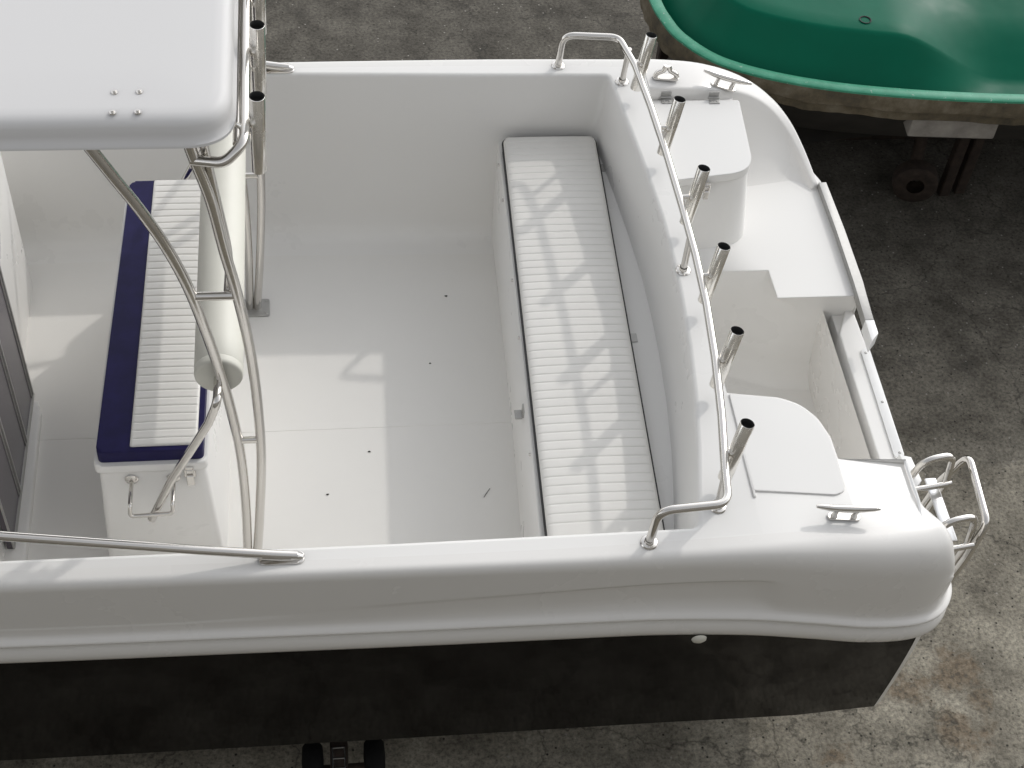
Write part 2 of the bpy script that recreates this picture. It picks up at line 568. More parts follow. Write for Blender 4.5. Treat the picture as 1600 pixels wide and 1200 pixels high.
near_rows = topside_rows(NEAR, -1)
far1_rows = topside_rows(FAR1, 1, 16)
GATE = (-1.75, -.50, 1.515)      # lower boarding gap in the far side beside the cabin
def gate_z(x, y, z):
    return min(z, GATE[2]) if y > .9 and GATE[0] < x < GATE[1] else z
for r_ in far1_rows:
    for v in r_:
        v.z = gate_z(v.x, v.y, v.z)
tb = MB()
tb.loft(near_rows)
tb.loft(far1_rows)
far2_rows = []
for p, q, t in path(FAR2, 8):
    nrm = inward(t, 1)
    zl, zt, w = p.z, q[0], q[1]
    h = min(.05, (zt - zl) * .45)
    dr = min(.075, w * .6)
    T = Vector((p.x + nrm.x * w, p.y + nrm.y * w))
    B = Vector((min(T.x, 1.955), lerp_tab([(1.165, 1.03), (1.48, 1.0), (1.62, .90), (1.85, .93), (2.0, .86)], T.x)))
    if T.y < B.y: B.y = T.y
    row = []
    for f_, g_ in ((1.0, 1.0), (.93, .99), (.82, .955), (.66, .87), (.45, .68), (.22, .39), (.05, .12)):
        q2 = T.lerp(B, f_)
        row.append(Vector((q2.x, q2.y, zt - .012 + (1.355 - zt + .012) * g_)))
    prof = [(w - .001, zt - .008), (w - .006, zt - .002), (w - .014, zt)]
    for j in range(0, 9):
        a = j / 8 * math.pi / 2
        e = 2 / 2.2
        u = math.sin(a) ** e
        prof.append((.026 + (dr - .026) * (1 - u), zt - h * (1 - max(0, 1 - u ** 2.2) ** (1 / 2.2))))
    last = zt - h
    for d, dz in ((.020, .05), (.011, .030), (.003, .015), (0.0, .004), (0.0, -.006), (.004, -.014), (.018, -.020), (.024, -.026)):
        z = min(zl + dz, last - .001); last = z
        prof.append((d, z))
    far2_rows.append(row + [Vector((p.x + nrm.x * d, p.y + nrm.y * d, z)) for d, z in prof])
tb.loft(far2_rows)
tb.poly(far2_rows[-1])
tb.poly(near_rows[-1])
tb.build('topside', M['gel_side'], boat, sharp=75)

# rounded rub band under the lip, all round to the transom opening
def band_rows(tab, side):
    rows = []
    for p, q, t in path(tab, 8):
        nrm = inward(t, side)
        prof = [(.034, -.021), (.018, -.024), (.006, -.032), (-.003, -.048), (-.008, -.068), (-.007, -.088), (.0, -.106), (.014, -.119), (.04, -.124), (.10, -.124)]
        rows.append([Vector((p.x + nrm.x * d, p.y + nrm.y * d, p.z + z)) for d, z in prof])
    return rows
rb = MB()
rb.loft(band_rows(NEAR, -1)); rb.loft(band_rows(FAR1, 1)); rb.loft(band_rows(FAR2, 1))
rb.build('rub_rail', M['gel_side'], boat, sharp=50)

# black hull with chine and keel, white transom
hb = MB()
def hull_pts(side):
    rows = []
    for x in (-5.5, -5.2, -4.6, -3.8, -3.0, -2.0, -1.0, 0, 0.5, 1.0, 1.3, 1.55, 1.825):
        tab = [(t[0], abs(t[1])) for t in NEAR[:14]]
        tz = [(t[0], t[2]) for t in NEAR[:14]]
        y = lerp_tab(tab, x) - .026
        z = lerp_tab(tz, x) - .11
        yc = max(0.01, y * (1 - .075 - max(0, (-3.0 - x)) * .22))
        zc = .535 - .012 * (1.8 - x) + max(0, -3.0 - x) * .22
        xs = x + (.05 * (x > 1.7))
        r = []
        for j in range(9):
            u = j / 8
            r.append(Vector((x + (xs - x) * u, side * (y + (yc - y) * (u ** 1.25)), z + (zc - z) * u)))
        r.append(Vector((xs, side * (yc - .05), zc - .012)))
        r.append(Vector((xs, side * yc * .5, zc - .13)))
        r.append(Vector((xs, 0.0, zc - .24)))
        rows.append(r)
    return rows
for sd in (-1, 1):
    hb.loft(hull_pts(sd))
hb.build('hull', M['black_gel'], boat, sharp=40)

tr = MB()
ends = hull_pts(-1)[-1]
endf = hull_pts(1)[-1]
outl = [Vector((v.x + .03, v.y * .985, v.z)) for v in ends] + [Vector((v.x + .03, v.y * .985, v.z)) for v in endf[::-1][1:]]
tr.poly(outl)
tr.loft([[v for v in ends] + [v for v in endf[::-1][1:]], outl])
tr.build('transom', M['gel_side'], boat, sharp=30)

dfit = MB().revolve([(.0, .012), (.012, .012), (.024, .006), (.026, 0)], (1.005, -1.322, 1.372), (0, -1, -.1), 20)
dfit.build('drain_fitting', M['bolster'], boat, sharp=50)

# cockpit liner -----------------------------------------------------
CK = [(-3.0, -1.115), (-1.2, -1.160), (0.0, -1.165), (0.962, -1.160), (1.019, -.84), (1.053, -.60), (1.074, -.38), (1.088, -.12), (1.091, .07), (1.088, .28), (1.070, .536), (1.045, .80), (1.008, 1.148), (0.3, 1.162), (-0.4, 1.178), (-.495, 1.178), (-.505, 1.178), (-1.3, 1.165), (-1.745, 1.155), (-1.755, 1.155), (-3.0, 1.12)]
def ck_ring(o):
    n = len(CK); pts = []
    for i in range(n):
        p0, p1, p2 = (Vector(CK[i - 1]), Vector(CK[i]), Vector(CK[(i + 1) % n]))
        d1 = (p1 - p0).normalized(); d2 = (p2 - p1).normalized()
        n1 = Vector((-d1.y, d1.x)); n2 = Vector((-d2.y, d2.x))
        m = (n1 + n2).normalized()
        pts.append(p1 + m * (o / max(.3, m.dot(n1))))
    rads = [0] * n
    rads[3] = rads[12] = .035 + max(0, o) * .5
    return round_poly([tuple(p) for p in pts], rads, 6)
rings = [(-.014, 1.8), (-.005, 1.7985), (.0, 1.792), (.004, 1.78), (.03, 1.45), (.058, 1.08), (.068, 1.02), (.085, .978), (.11, .957), (.14, .95), (.20, .95)]
ck = MB()
ck.loft([[Vector((x, y, gate_z(x, y, z))) for x, y in ck_ring(o)] for o, z in rings], closed=True)
ck.build('cockpit_liner', M['gel'], boat, sharp=60)
fl = MB()
ring = ck_ring(.2)
nearp = []
fl.poly([(x, y, .95) for x, y in ring])
fl.build('cockpit_floor', M['nonskid'], boat, smooth=False)
# raised centre seam of the deck moulding
sm = MB()
sm.prism([(-1.44, -.02), (.57, -.02), (.57, .012), (-1.44, .012)], .949, .9512, .0008, 2)
sm.build('floor_seam', M['nonskid'], boat)

# flat deck: gunwale tops and transom top, one sheet with the cockpit cut out
ncut = 10 * 8
def inner_pt(x, side):
    if side < 0: y = lerp_tab([(-3.0, -1.115), (-1.2, -1.160), (0.0, -1.165), (.962, -1.160)], x) - .014
    else: y = lerp_tab([(-3.0, 1.12), (-1.755, 1.155), (-1.3, 1.165), (-.505, 1.178), (-.4, 1.178), (.3, 1.162), (1.008, 1.148)], x) + .014
    return Vector((x, y, gate_z(x, y, 1.8)))
dk = MB()
ends_ = {}
for rows_, sd in ((near_rows[:ncut + 1], -1), (far1_rows, 1)):
    mid = [r[0] for r in rows_ if -2.95 < r[0].x < .90]
    dk.loft([[p, inner_pt(p.x, sd)] for p in mid])
    ends_[sd] = ([r[0] for r in rows_ if r[0].x <= -2.95] + [mid[0]], [mid[-1]] + [r[0] for r in rows_ if r[0].x >= .90])
ringp = [Vector((x, y, 1.8)) for x, y in ck_ring(-.014)]
aft_in = [p for p in ringp if p.x > .905]
aft = ends_[-1][1] + ends_[1][1][::-1] + [inner_pt(ends_[1][1][0].x, 1)] + aft_in[::-1] + [inner_pt(ends_[-1][1][0].x, -1)]
fore = ends_[-1][0] + [inner_pt(ends_[-1][0][-1].x, -1), Vector((-3.014, -1.128, 1.8)), Vector((-3.014, 1.134, 1.8)), inner_pt(ends_[1][0][-1].x, 1)] + ends_[1][0][::-1]
for pg in (aft, fore):
    dk.add(pg, [tuple(t) for t in tessellate_polygon([pg])])
dk.build('side_deck', M['gel'], boat, sharp=30)

# stern well: bulkhead, floor, steps, aft shelf ----------------------
def zp(x):
    return lerp_tab([(1.165, 1.80), (1.4, 1.787), (1.6, 1.772), (1.78, 1.757), (2.0, 1.738)], x)
pl = MB()
edge = [r[0] for r in near_rows[ncut:]]
inner = [(1.745, -.895), (1.50, -.895), (1.497, -.80), (1.47, -.715), (1.42, -.655), (1.35, -.625), (1.165, -.605)]
inner = inner[:2] + round_poly(inner[1:] + [(1.165, -.9)], [0, .12, .12, .12, .12, 0, 0], 5)[1:-1]
top = edge + [Vector((x, y, zp(x))) for x, y in inner]
tris = tessellate_polygon([top])
pl.add(top, [tuple(t) for t in tris])
lowp = [Vector((x, y, .78)) for x, y in inner]
up_ = [Vector((x, y, zp(x))) for x, y in inner]
pl.loft([up_, lowp])
pl.loft([[near_rows[-1][0], Vector((1.745, -.895, zp(1.745)))], [Vector((1.95, -.895, 1.2)), Vector((1.745, -.895, .78))]])
pl.poly([(1.745, -.893, 1.745), (1.79, -.893, 1.30), (1.985, -.893, 1.27), (1.985, -.893, .78), (1.745, -.893, .78)])
pl.build('quarter_deck', M['gel'], boat, sharp=30)

wl_ = MB()
# aft face of the transom bulkhead
wl_.poly([(1.165, -1.15, 1.8), (1.165, 1.17, 1.8), (1.165, 1.17, .78), (1.165, -1.15, .78)])
# far steps
step = [(1.165, .41), (1.628, .41), (1.632, .25), (1.985, .25), (1.985, .95), (1.93, 1.10), (1.8, 1.2), (1.165, 1.25)]
wl_.poly([(x, y, 1.36) for x, y in step])
wl_.poly([(1.985, .25, 1.36), (1.985, .95, 1.36), (1.985, .95, .7), (1.985, .25, .7)])
def stack(polys):
    wl_.loft([[Vector((x, y, z)) for x, y in pl_] for pl_, z in polys])
n0 = [(1.165, .41), (1.55, .41), (1.628, .41), (1.632, .25), (1.70, .25), (1.985, .25)]
n1 = [(1.165, .415), (1.52, .41), (1.60, .385), (1.655, .315), (1.74, .27), (1.985, .262)]
n2 = [(1.165, .42), (1.50, .405), (1.59, .37), (1.67, .33), (1.76, .30), (1.985, .28)]
n3 = [(1.165, .40), (1.50, .385), (1.59, .35), (1.67, .31), (1.76, .28), (1.985, .26)]
n4 = [(1.165, .34), (1.50, .325), (1.59, .29), (1.67, .25), (1.76, .22), (1.985, .20)]
stack([(n0, 1.36), (n1, 1.28), (n2, 1.15), (n2, .90), (n3, .835), (n4, .799)])
# floor of the well
wl_.box(1.15, 1.99, -1.0, .5, .70, .80)
# aft wall with the shelf on top
shelf = [(1.885, -1.0), (1.985, -1.0), (1.99, .06), (1.985, .30), (1.965, .30), (1.895, .14)]
wl_.prism(shelf, .70, 1.25, .003, 2)
# outer skin of the stern under the opening
wl_.box(1.90, 1.975, -.9, .93, .95, 1.22)
wl_.build('stern_well', M['gel'], boat, sharp=48)

# far locker with rounded corner, lid, hinges, latch
lk = MB()
lkp = round_poly([(1.16, .57), (1.535, .62), (1.555, 1.13), (1.16, 1.13)], [0, .12, 0.02, 0], 10)
lk.prism(lkp, 1.34, 1.70, 0.004, 1, base_grow=.06, grow_c=(1.25, .95))
locker = lk.build('stern_locker', M['gel'], boat, sharp=40)
ld = MB()
ldp = round_poly([(1.158, .548), (1.535, .60), (1.562, 1.045), (1.158, 1.06)], [.01, .13, .015, 0], 12)
ld.prism(ldp, 1.703, 1.742, .012, 4)
lid = ld.build('lid', M['lid'], locker, sharp=40)
def hinge(x, y, z, nrm_y, parent):
    h = MB()
    h.box(x - .022, x + .022, y - .028, y - .002, z, z + .004, .001, 1)
    h.box(x - .022, x + .022, y + .006, y + .010, z + .004, z + .034, .001, 1)
    h.tube([(x - .024, y + .004, z + .007), (x + .024, y + .004, z + .007)], .0055, 8)
    for dx in (-.012, .012):
        h.revolve([(.0, .0035), (.004, .0025), (.005, 0)], (x + dx, y - .017, z + .004), (0, 0, 1), 8)
    return h.build('hinge', M['brushed'], parent)
hinge(1.247, 1.055, 1.7425, 1, locker)
hinge(1.452, 1.050, 1.7425, 1, locker)
def latch(x, y, z, parent, s=1.0):
    h = MB()
    h.box(x - .016 * s, x + .016 * s, y - .008, y + .002, z - .018 * s, z + .012 * s, .002, 1)
    h.box(x - .011 * s, x + .011 * s, y - .016, y - .008, z - .050 * s, z - .006 * s, .003, 1)
    h.tube([(x - .010 * s, y - .012, z - .006), (x - .010 * s, y - .013, z + .022 * s)], .0022, 6)
    h.tube([(x + .010 * s, y - .012, z - .006), (x + .010 * s, y - .013, z + .022 * s)], .0022, 6)
    h.box(x - .012 * s, x + .012 * s, y - .012, y + .004, z + .018 * s, z + .030 * s, .002, 1)
    return h.build('latch', M['steel'], parent)
latch(1.337, .560, 1.690, locker)

# flush hatch on the near quarter deck
hl = MB()
hp = [(1.172, -.612), (1.35, -.632), (1.416, -.662), (1.464, -.72), (1.490, -.803), (1.493, -.90), (1.490, -1.035), (1.45, -1.05), (1.172, -1.03)]
hp = round_poly(hp, [.004, .2, .12, .12, .12, .1, .03, .03, .004], 5)
hl.prism(hp, 0, .0070, .0045, 3, zf=lambda x, y: 1.7995 - .061 * (x - 1.165))
hl.build('hatch_lid', M['lid'], boat, smooth=False)
ls = MB()
ls.box(1.166, 1.176, -1.055, -.78, 1.793, 1.806, .002, 2)
ls.build('hatch_hinge_strip', M['gel'], boat)

# metal trim on the stern edge, white end piece, white sill plate with screws
t1 = MB()
t1.prism([(1.957, .905), (1.992, .905), (1.999, .60), (1.999, .30), (1.990, .085), (1.952, .085), (1.960, .30), (1.962, .60)], 1.35, 1.395, .004, 2)
t1.build('stern_trim', M['brushed'], boat)
t2 = MB()
t2.prism([(1.952, .083), (1.990, .083), (1.988, .01), (1.948, -.035)], 1.33, 1.396, .004, 2)
t2.build('trim_end', M['white_plate'], boat)
sp = MB()
sp.prism(round_poly([(1.958, .045), (1.996, .055), (1.990, -.505), (1.950, -.515)], .012, 4), 1.252, 1.259, .0015, 2)
sill = sp.build('sill_plate', M['white_plate'], boat)
for y in (.025, -.235, -.49):
    MB().revolve([(0, .003), (.005, .002), (.006, 0)], (1.974, y, 1.259), (0, 0, 1), 10).build('screw', M['galv'], sill)
# bright edge strip on the aft edge of the quarter deck
es = MB()
es.loft([[Vector((1.738, -.89, 1.751)), Vector((1.744, -.89, 1.755)), Vector((1.752, -.89, 1.748))], [Vector((1.738, -1.06, 1.751)), Vector((1.744, -1.06, 1.755)), Vector((1.752, -1.06, 1.748))], [Vector((1.732, -1.13, 1.752)), Vector((1.736, -1.135, 1.754)), Vector((1.742, -1.14, 1.745))]])
es.build('deck_edge_strip', M['white_plate'], boat)

# cleats -----------------------------------------------------------
def cleat(x, y, z, ang, parent, tilt=0):
    h = MB()
    h.prism(round_poly([(-.055, -.014), (.055, -.014), (.055, .014), (-.055, .014)], .012, 4), 0, .007, .002, 2)
    for dx in (-.034, .034):
        h.revolve([(.012, .006), (.0085, .02), (.008, .034), (.012, .046)], (dx, 0, 0), (0, 0, 1), 12)
    pts = [(-.108, 0, .056), (-.09, 0, .055), (-.055, 0, .051), (-.02, 0, .0495), (.02, 0, .0495), (.055, 0, .051), (.09, 0, .055), (.108, 0, .056)]
    h.tube(pts, .0125, 12, True, [.45, .7, .9, 1, 1, .9, .7, .45])
    R = Matrix.Translation((x, y, z)) @ Matrix.Rotation(ang, 4, 'Z') @ Matrix.Rotation(tilt, 4, 'Y')
    h.v = [R @ v for v in h.v]
    return h.build('mooring_cleat', M['steel'], parent, sharp=50)
cleat(1.455, -1.140, 1.785, math.radians(-3), boat, math.radians(4))
cleat(1.505, 1.120, 1.752, math.radians(-10), boat, math.radians(12))
fc = MB()      # bow-tie fairlead on the far gunwale
fc.prism(round_poly([(-.055, -.018), (.055, -.018), (.055, .018), (-.055, .018)], .016, 5), 0, .008, .002, 2)
fc.tube(fillet([(-.046, 0, .008), (-.040, 0, .024), (-.012, 0, .040), (-.006, .004, .060)], .02, 5), .011, 10)
fc.tube(fillet([(.046, 0, .008), (.040, 0, .024), (.012, 0, .040), (.006, .004, .060)], .02, 5), .011, 10)
R = Matrix.Translation((1.250, 1.125, 1.80)) @ Matrix.Rotation(math.radians(-5), 4, 'Z')
fc.v = [R @ v for v in fc.v]
fc.build('fairlead', M['steel'], boat, sharp=50)

# stern bench -------------------------------------------------------
bb = MB()
bb.prism([(.560, 1.17), (.535, 0), (.488, -1.2), (.95, -1.2), (1.04, -.6), (1.08, 0), (1.05, .6), (1.0, 1.17)], .93, 1.462, .010, 3)
bench = bb.build('stern_bench', M['gel'], boat, sharp=40)
for x, y in ((.990, .945), (.968, -.035)):
    h = MB()
    h.box(x - .018, x + .018, y - .022, y + .022, 1.462, 1.466, .001, 1)
    h.tube([(x - .016, y - .023, 1.469), (x - .016, y + .023, 1.469)], .005, 8)
    h.box(x - .02, x - .016, y - .022, y + .022, 1.466, 1.484, .001, 1)
    h.build('hinge', M['brushed'], bench)
h = MB(); h.box(.518, .530, -.312, -.268, 1.335, 1.375, .003, 1); h.box(.490, .518, -.312, -.268, 1.33, 1.337, .002, 1)
h.build('latch', M['brushed'], bench)
for y in (1.02, .80, .33, .02, -.55):
    xf = lerp_tab([(-1.2, .488), (0, .535), (1.17, .560)], y)
    MB().revolve([(0, .006), (.006, .005), (.008, 0)], (xf - .001, y, 1.425), (-1, 0, 0), 10).build('snap_stud', M['steel'], bench)

def pleated(name, mat, p00, p10, p01, p11, z0, thick, pitch, first, last, parent, er=.02, cr=.03, groove=.0024, crown=.006, nu=16):
    """pleated pad; p00/p10 near ends (x small/large), p01/p11 far ends; pleats run across"""
    p00, p10, p01, p11 = map(Vector, (p00, p10, p01, p11))
    Lv = (p01 - p00).length
    vs = [0.0]
    seams = []
    y = first
    while y < Lv - last:
        seams.append(y); y += pitch
    samp = set()
    for k in range(7):
        samp.add(er * (k / 6) ** 1.6); samp.add(Lv - er * (k / 6) ** 1.6)
    for k in range(5):
        samp.add(cr * (k / 4)); samp.add(Lv - cr * k / 4)
    for s0 in seams:
        for d in (-.5, -.32, -.2, -.11, -.05, 0, .05, .11, .2, .32):
            samp.add(s0 + d * pitch)
    samp = sorted(v for v in samp if 0 <= v <= Lv)
    us = sorted(set([0, .004, .012, .03, .06, .1] + [i / nu for i in range(2, nu - 1)] + [.9, .94, .97, .988, .996, 1]))
    rows = []
    for v in samp:
        a = p00.lerp(p01, v / Lv); b = p10.lerp(p11, v / Lv)
        W = (b - a).length
        dv = min(v, Lv - v)
        ins = cr - math.sqrt(max(0, cr * cr - (cr - min(dv, cr)) ** 2))
        row = []
        g_ = min(abs(v - s0) for s0 in seams) if seams else 9
        fs = 1.0
        for u in us:
            w = ins + u * (W - 2 * ins)
            p = a.lerp(b, w / W)
            du = min(u, 1 - u) * (W - 2 * ins)
            e = min(du, dv) if min(du, dv) < er else er
            zr = er - math.sqrt(max(0, er * er - (er - e) ** 2))
            gg = groove * math.exp(-(g_ / (pitch * .06)) ** 2) * min(1, du / .012)
            puff = crown * (4 * u * (1 - u)) + .0006 * math.sin(9 * p.y + 3 * p.x)
            if g_ < pitch * .5: puff += .0006 * (1 - (1 - min(1, g_ / (pitch * .5))) ** 2)
            row.append(Vector((p.x, p.y, z0 + thick - zr - gg + puff * min(1, du / .03) * min(1, dv / .03))))
        rows.append(row)
    m = MB().loft(rows)
    # skirt to the base
    per = [r[0] for r in rows] + rows[-1][1:] + [r[-1] for r in rows[::-1]][1:] + rows[0][::-1][1:-1]
    low = [Vector((p.x, p.y, z0)) for p in per]
    m2 = MB().loft([per, low], closed=True)
    o = m.build(name, mat, parent, sharp=75)
    return o, per, low

bc = empty('bench_cushion', (.75, 0, 1.462),
           'long white pleated cushion with black piping lying on the stern bench inside the white boat', 'cushion')
o_, per, low = pleated('padding', M['vinyl'], (.512, -1.085), (.920, -1.085), (.572, 1.088), (.974, 1.088), 1.463, .068, .0395, .15, .03, None, er=.022, cr=.035)
def reparent(o, p):
    o.parent = p
    o.matrix_parent_inverse = Matrix.Translation(-Vector(p.location))
reparent(o_, bc)
pipe_m = MB().loft([[p + Vector((0, 0, -.001)) for p in per], [Vector((p.x, p.y, 1.464)) for p in low]], closed=True)
pipe_m.tube([p + Vector((0, 0, .001)) for p in per] + [per[0] + Vector((0, 0, .001))], .0055, 6, False)
reparent(pipe_m.build('piping', M['piping'], None, sharp=60), bc)

# helm seat -------------------------------------------------------------
hb_ = MB()
bx = round_poly([(-1.0, -.635), (-.638, -.635), (-.625, .72), (-.965, .72)], .03, 5)
bxb = round_poly([(-1.035, -.665), (-.605, -.665), (-.59, .75), (-1.0, .75)], .03, 5)
hb_.loft([[Vector((x, y, .93)) for x, y in bxb], [Vector((x, y, 1.538)) for x, y in bx]], closed=True)
hb_.poly([Vector((x, y, 1.538)) for x, y in bx])
helm = hb_.build('helm_seat', M['gel'], boat, sharp=40)
hl_ = MB()
hl_.prism(round_poly([(-1.012, -.648), (-.628, -.648), (-.612, .735), (-.975, .735)], .03, 5), 1.541, 1.580, .010, 3)
hl_.build('lid', M['gel'], helm, sharp=40)
latch(-.692, -.642, 1.525, helm, 1.25)
br = MB()
for x in (-.893, -.750):
    br.revolve([(.0, .006), (.02, .005), (.024, 0)], (x, -.640, 1.490), (0, -1, 0), 18)
br.tube(fillet([(-.893, -.640, 1.490), (-.893, -.752, 1.485), (-.898, -.762, 1.442), (-.752, -.762, 1.450), (-.750, -.752, 1.487), (-.750, -.640, 1.490)], .018, 5), .0075, 10)
br.build('arm_bracket', M['steel'], helm, sharp=50)
bol = MB()
bz, bxx = 2.015, -.5575
bol.revolve([(0, 0), (.066, .0), (.073, .002), (.077, .007), (.0785, .014), (.0785, .03), (.0785, .032), (.0768, .034), (.0785, .037), (.079, .12), (.079, 1.2), (.0785, 1.25), (.076, 1.268), (.06, 1.28), (0, 1.28)], (bxx, -.64, bz), (0, 1, 0), 40)
bol.build('bolster', M['bolster'], helm, sharp=50)
for s_ in (-1, 1):
    ar = MB()
    y0 = .64 * s_
    y1 = (.735 if s_ < 0 else .775) * s_
    ar.tube(fillet([(bxx, y0 - .03 * s_, bz), (bxx - .004, y1, bz - .01), (-.597, y1, 1.90), (-.745, y1, 1.60), (-.832, y1, 1.385)], [.03, .06, .02], 6), .0145, 14)
    ar.build('swing_arm', M['steel'], helm, sharp=50)

hc = empty('helm_cushion', (-.8, 0, 1.58), 'navy blue cushion with white pleated centre lying on the helm seat box', 'cushion')
cb = MB()
cb.prism(round_poly([(-.996, -.632), (-.640, -.632), (-.622, .722), (-.955, .722)], .022, 5), 1.581, 1.638, .010, 4)
reparent(cb.build('cover', M['navy'], None, sharp=50), hc)
o_, per, low = pleated('pleated_panel', M['vinyl'], (-.884, -.614), (-.658, -.614), (-.862, .720), (-.640, .720), 1.634, .012, .0352, .03, .02, None, er=.008, cr=.008, groove=.0026, crown=.002, nu=10)
reparent(o_, hc)

# hardtop ----------------------------------------------------------------
ht = MB()
prof = [(.035, 3.032), (.008, 3.028), (-.003, 3.034), (-.003, 3.043), (.004, 3.049), (.006, 3.075), (.007, 3.096), (.012, 3.111), (.022, 3.121), (.037, 3.1265), (.06, 3.128), (.2, 3.131)]
def ht_ring(o):
    return round_poly([(-3.3 + o, -.700 + o), (-.437 - o, -.700 + o), (-.437 - o, .700 - o), (-3.3 + o, .700 - o)], max(.03, .135 - o * .7), 12)
rr = [[Vector((x, y, z)) for x, y in ht_ring(o)] for o, z in prof]
ht.loft(rr, closed=True)
ht.poly(rr[-1])
ht.poly([Vector((x, y, 3.032)) for x, y in ht_ring(.035)])
hardtop = ht.build('hardtop', M['gel_top'], boat, sharp=50)
for sy in (-1, 1):
    for x, y in ((-.748, .583), (-.683, .582), (-.748, .667), (-.683, .666)):
        MB().revolve([(.0, .008), (.004, .008), (.0045, .003), (.0095, .003), (.0105, 0)], (x, sy * y, 3.1295), (0, 0, 1), 14).build('bolt', M['steel'], hardtop, sharp=40)

# tube frame carrying the hardtop
RL = [(-.497, .955), (-.47, 1.25), (-.445, 1.593), (-.440, 1.836), (-.444, 2.063), (-.456, 2.261), (-.475, 2.447), (-.497, 2.609), (-.521, 2.812), (-.556, 2.978), (-.566, 3.05)]
LL = [(-.528, .955), (-.513, 1.32), (-.512, 1.633), (-.528, 1.874), (-.550, 2.069), (-.580, 2.270), (-.613, 2.452), (-.658, 2.615), (-.714, 2.763), (-.772, 2.890), (-.845, 3.05)]
BR = [(-.530, 3.05), (-.511, 2.842), (-.499, 2.718), (-.489, 2.602), (-.490, 2.509), (-.500, 2.415)]
for sy in (-1, 1):
    fm = MB()
    Y = .66 * sy
    fm.tube(catmull([(x, Y, z) for x, z in RL], 6), .0172, 14)
    fm.tube(catmull([(x, Y, z) for x, z in LL], 6), .0172, 14)
    fm.tube(catmull([(x, Y - .02 * sy, z) for x, z in BR], 5), .013, 12)
    fm.tube([(-.602, Y, 2.415), (-.475, Y, 2.415)], .0145, 12)
    fm.tube([(-.517, Y, 1.711), (-.445, Y, 1.711)], .0125, 12)
    fm.tube([(-.450, Y, 1.711), (-.448, Y, 1.80)], .007, 8)
    frame = fm.build('hardtop_leg', M['steel'], boat, sharp=50)
    bp = MB()
    bp.prism(round_poly([(-.585, Y - .05), (-.445, Y - .05), (-.445, Y + .05), (-.585, Y + .05)], .01, 3), .951, .958, .0015, 1)
    for dx in (-.055, .055):
        for dy in (-.036, .036):
            bp.revolve([(0, .004), (.005, .003), (.007, 0)], (-.515 + dx, Y + dy, .958), (0, 0, 1), 8)
    bp.build('base_plate', M['brushed'], frame)

# rods and rails -----------------------------------------------------------
def rod_holder(base, axis, length, parent, r=.0240, side=None):
    h = MB()
    ax = Vector(axis).normalized()
    b = Vector(base)
    h.revolve([(r, 0), (r, length), (r - .0012, length + .0012), (r - .0026, length), (r - .003, length - .06), (r - .003, .01)], b, ax, 28)
    h.revolve([(r, 0), (r - .003, .002), (r - .003, .01)], b, ax, 28)
    o = h.build('rod_holder', M['rod_steel'], parent, sharp=50)
    plug = MB().revolve([(r - .0031, length - .022), (0.0, length - .05)], b, ax, 20)
    d = plug.build('dark_plug', M['tube_dark'], None)
    # black plug painted for the shade inside the hollow tube, joined to the holder
    me = o.data
    me.materials.append(M['tube_dark'])
    bm = bmesh.new(); bm.from_mesh(me)
    n0 = len(bm.faces)
    bm.from_mesh(d.data)
    bm.faces.ensure_lookup_table()
    for f in bm.faces[n0:]:
        f.material_index = 1
    for f in bm.faces[:n0]:      # inside wall
        c = f.calc_center_median() - b
        rad = (c - ax * c.dot(ax)).length
        if rad < r - .0019: f.material_index = 1
    bm.to_mesh(me); bm.free()
    md = d.data
    bpy.data.objects.remove(d); bpy.data.meshes.remove(md)
    return o

RAILZ = 1.972
rail_pts = [(.802, 1.213, 1.80), (.806, 1.195, RAILZ), (1.035, 1.178, RAILZ), (1.073, 1.00, RAILZ), (1.095, .74, RAILZ), (1.110, .46, RAILZ), (1.119, .15, RAILZ), (1.122, -.10, RAILZ),
            (1.116, -.34, RAILZ), (1.098, -.59, RAILZ), (1.071, -.84, RAILZ), (1.040, -1.05, RAILZ), (1.022, -1.195, RAILZ), (.800, -1.210, RAILZ), (.790, -1.212, 1.80)]
rm = MB()
rm.tube(fillet(rail_pts, [.055, .055, .4, .6, .6, .6, .6, .6, .6, .6, .5, .055, .055], 7), .0145, 14)
for base, topv in (((1.059, 1.102, 1.80), (1.066, 1.10, RAILZ)), ((1.120, -.006, 1.80), (1.121, 0.0, RAILZ)), ((1.040, -1.085, 1.80), (1.036, -1.08, RAILZ))):
    rm.tube([base, topv], .0125, 12)
rail = rm.build('stern_rail', M['steel'], boat, sharp=50)
for x, y in ((.802, 1.213), (1.059, 1.102), (1.120, -.006), (1.040, -1.085), (.790, -1.212)):
    MB().revolve([(.015, .018), (.017, .008), (.026, .006), (.029, .002), (.029, .0)], (x, y, 1.8005), (0, 0, 1), 20).build('rail_flange', M['steel'], rail)

tops = [(1.128, 1.019, 2.1), (1.172, .618, 2.1), (1.192, .222, 2.1), (1.186, -.186, 2.1), (1.152, -.585, 2.1), (1.104, -.980, 2.1)]
for x, y, z in tops:
    ax = Vector((.034, .027, .24)).normalized()
    L = .250
    b = Vector((x, y, z)) - ax * L
    rh = rod_holder(b, ax, L, rail)
    # weld lug between rail and tube
    yy = b.y + ax.y / ax.z * (RAILZ - b.z)
    xr = lerp_tab([(-1.05, 1.040), (-.84, 1.071), (-.59, 1.098), (-.34, 1.116), (-.10, 1.122), (.15, 1.119), (.46, 1.110), (.74, 1.095), (1.0, 1.073), (1.1, 1.06)], yy)
    c = b + ax * ((RAILZ - b.z) / ax.z)
    MB().tube([(xr, yy, RAILZ), (c.x, c.y, RAILZ + .004)], .009, 10).build('weld_lug', M['steel'], rail)

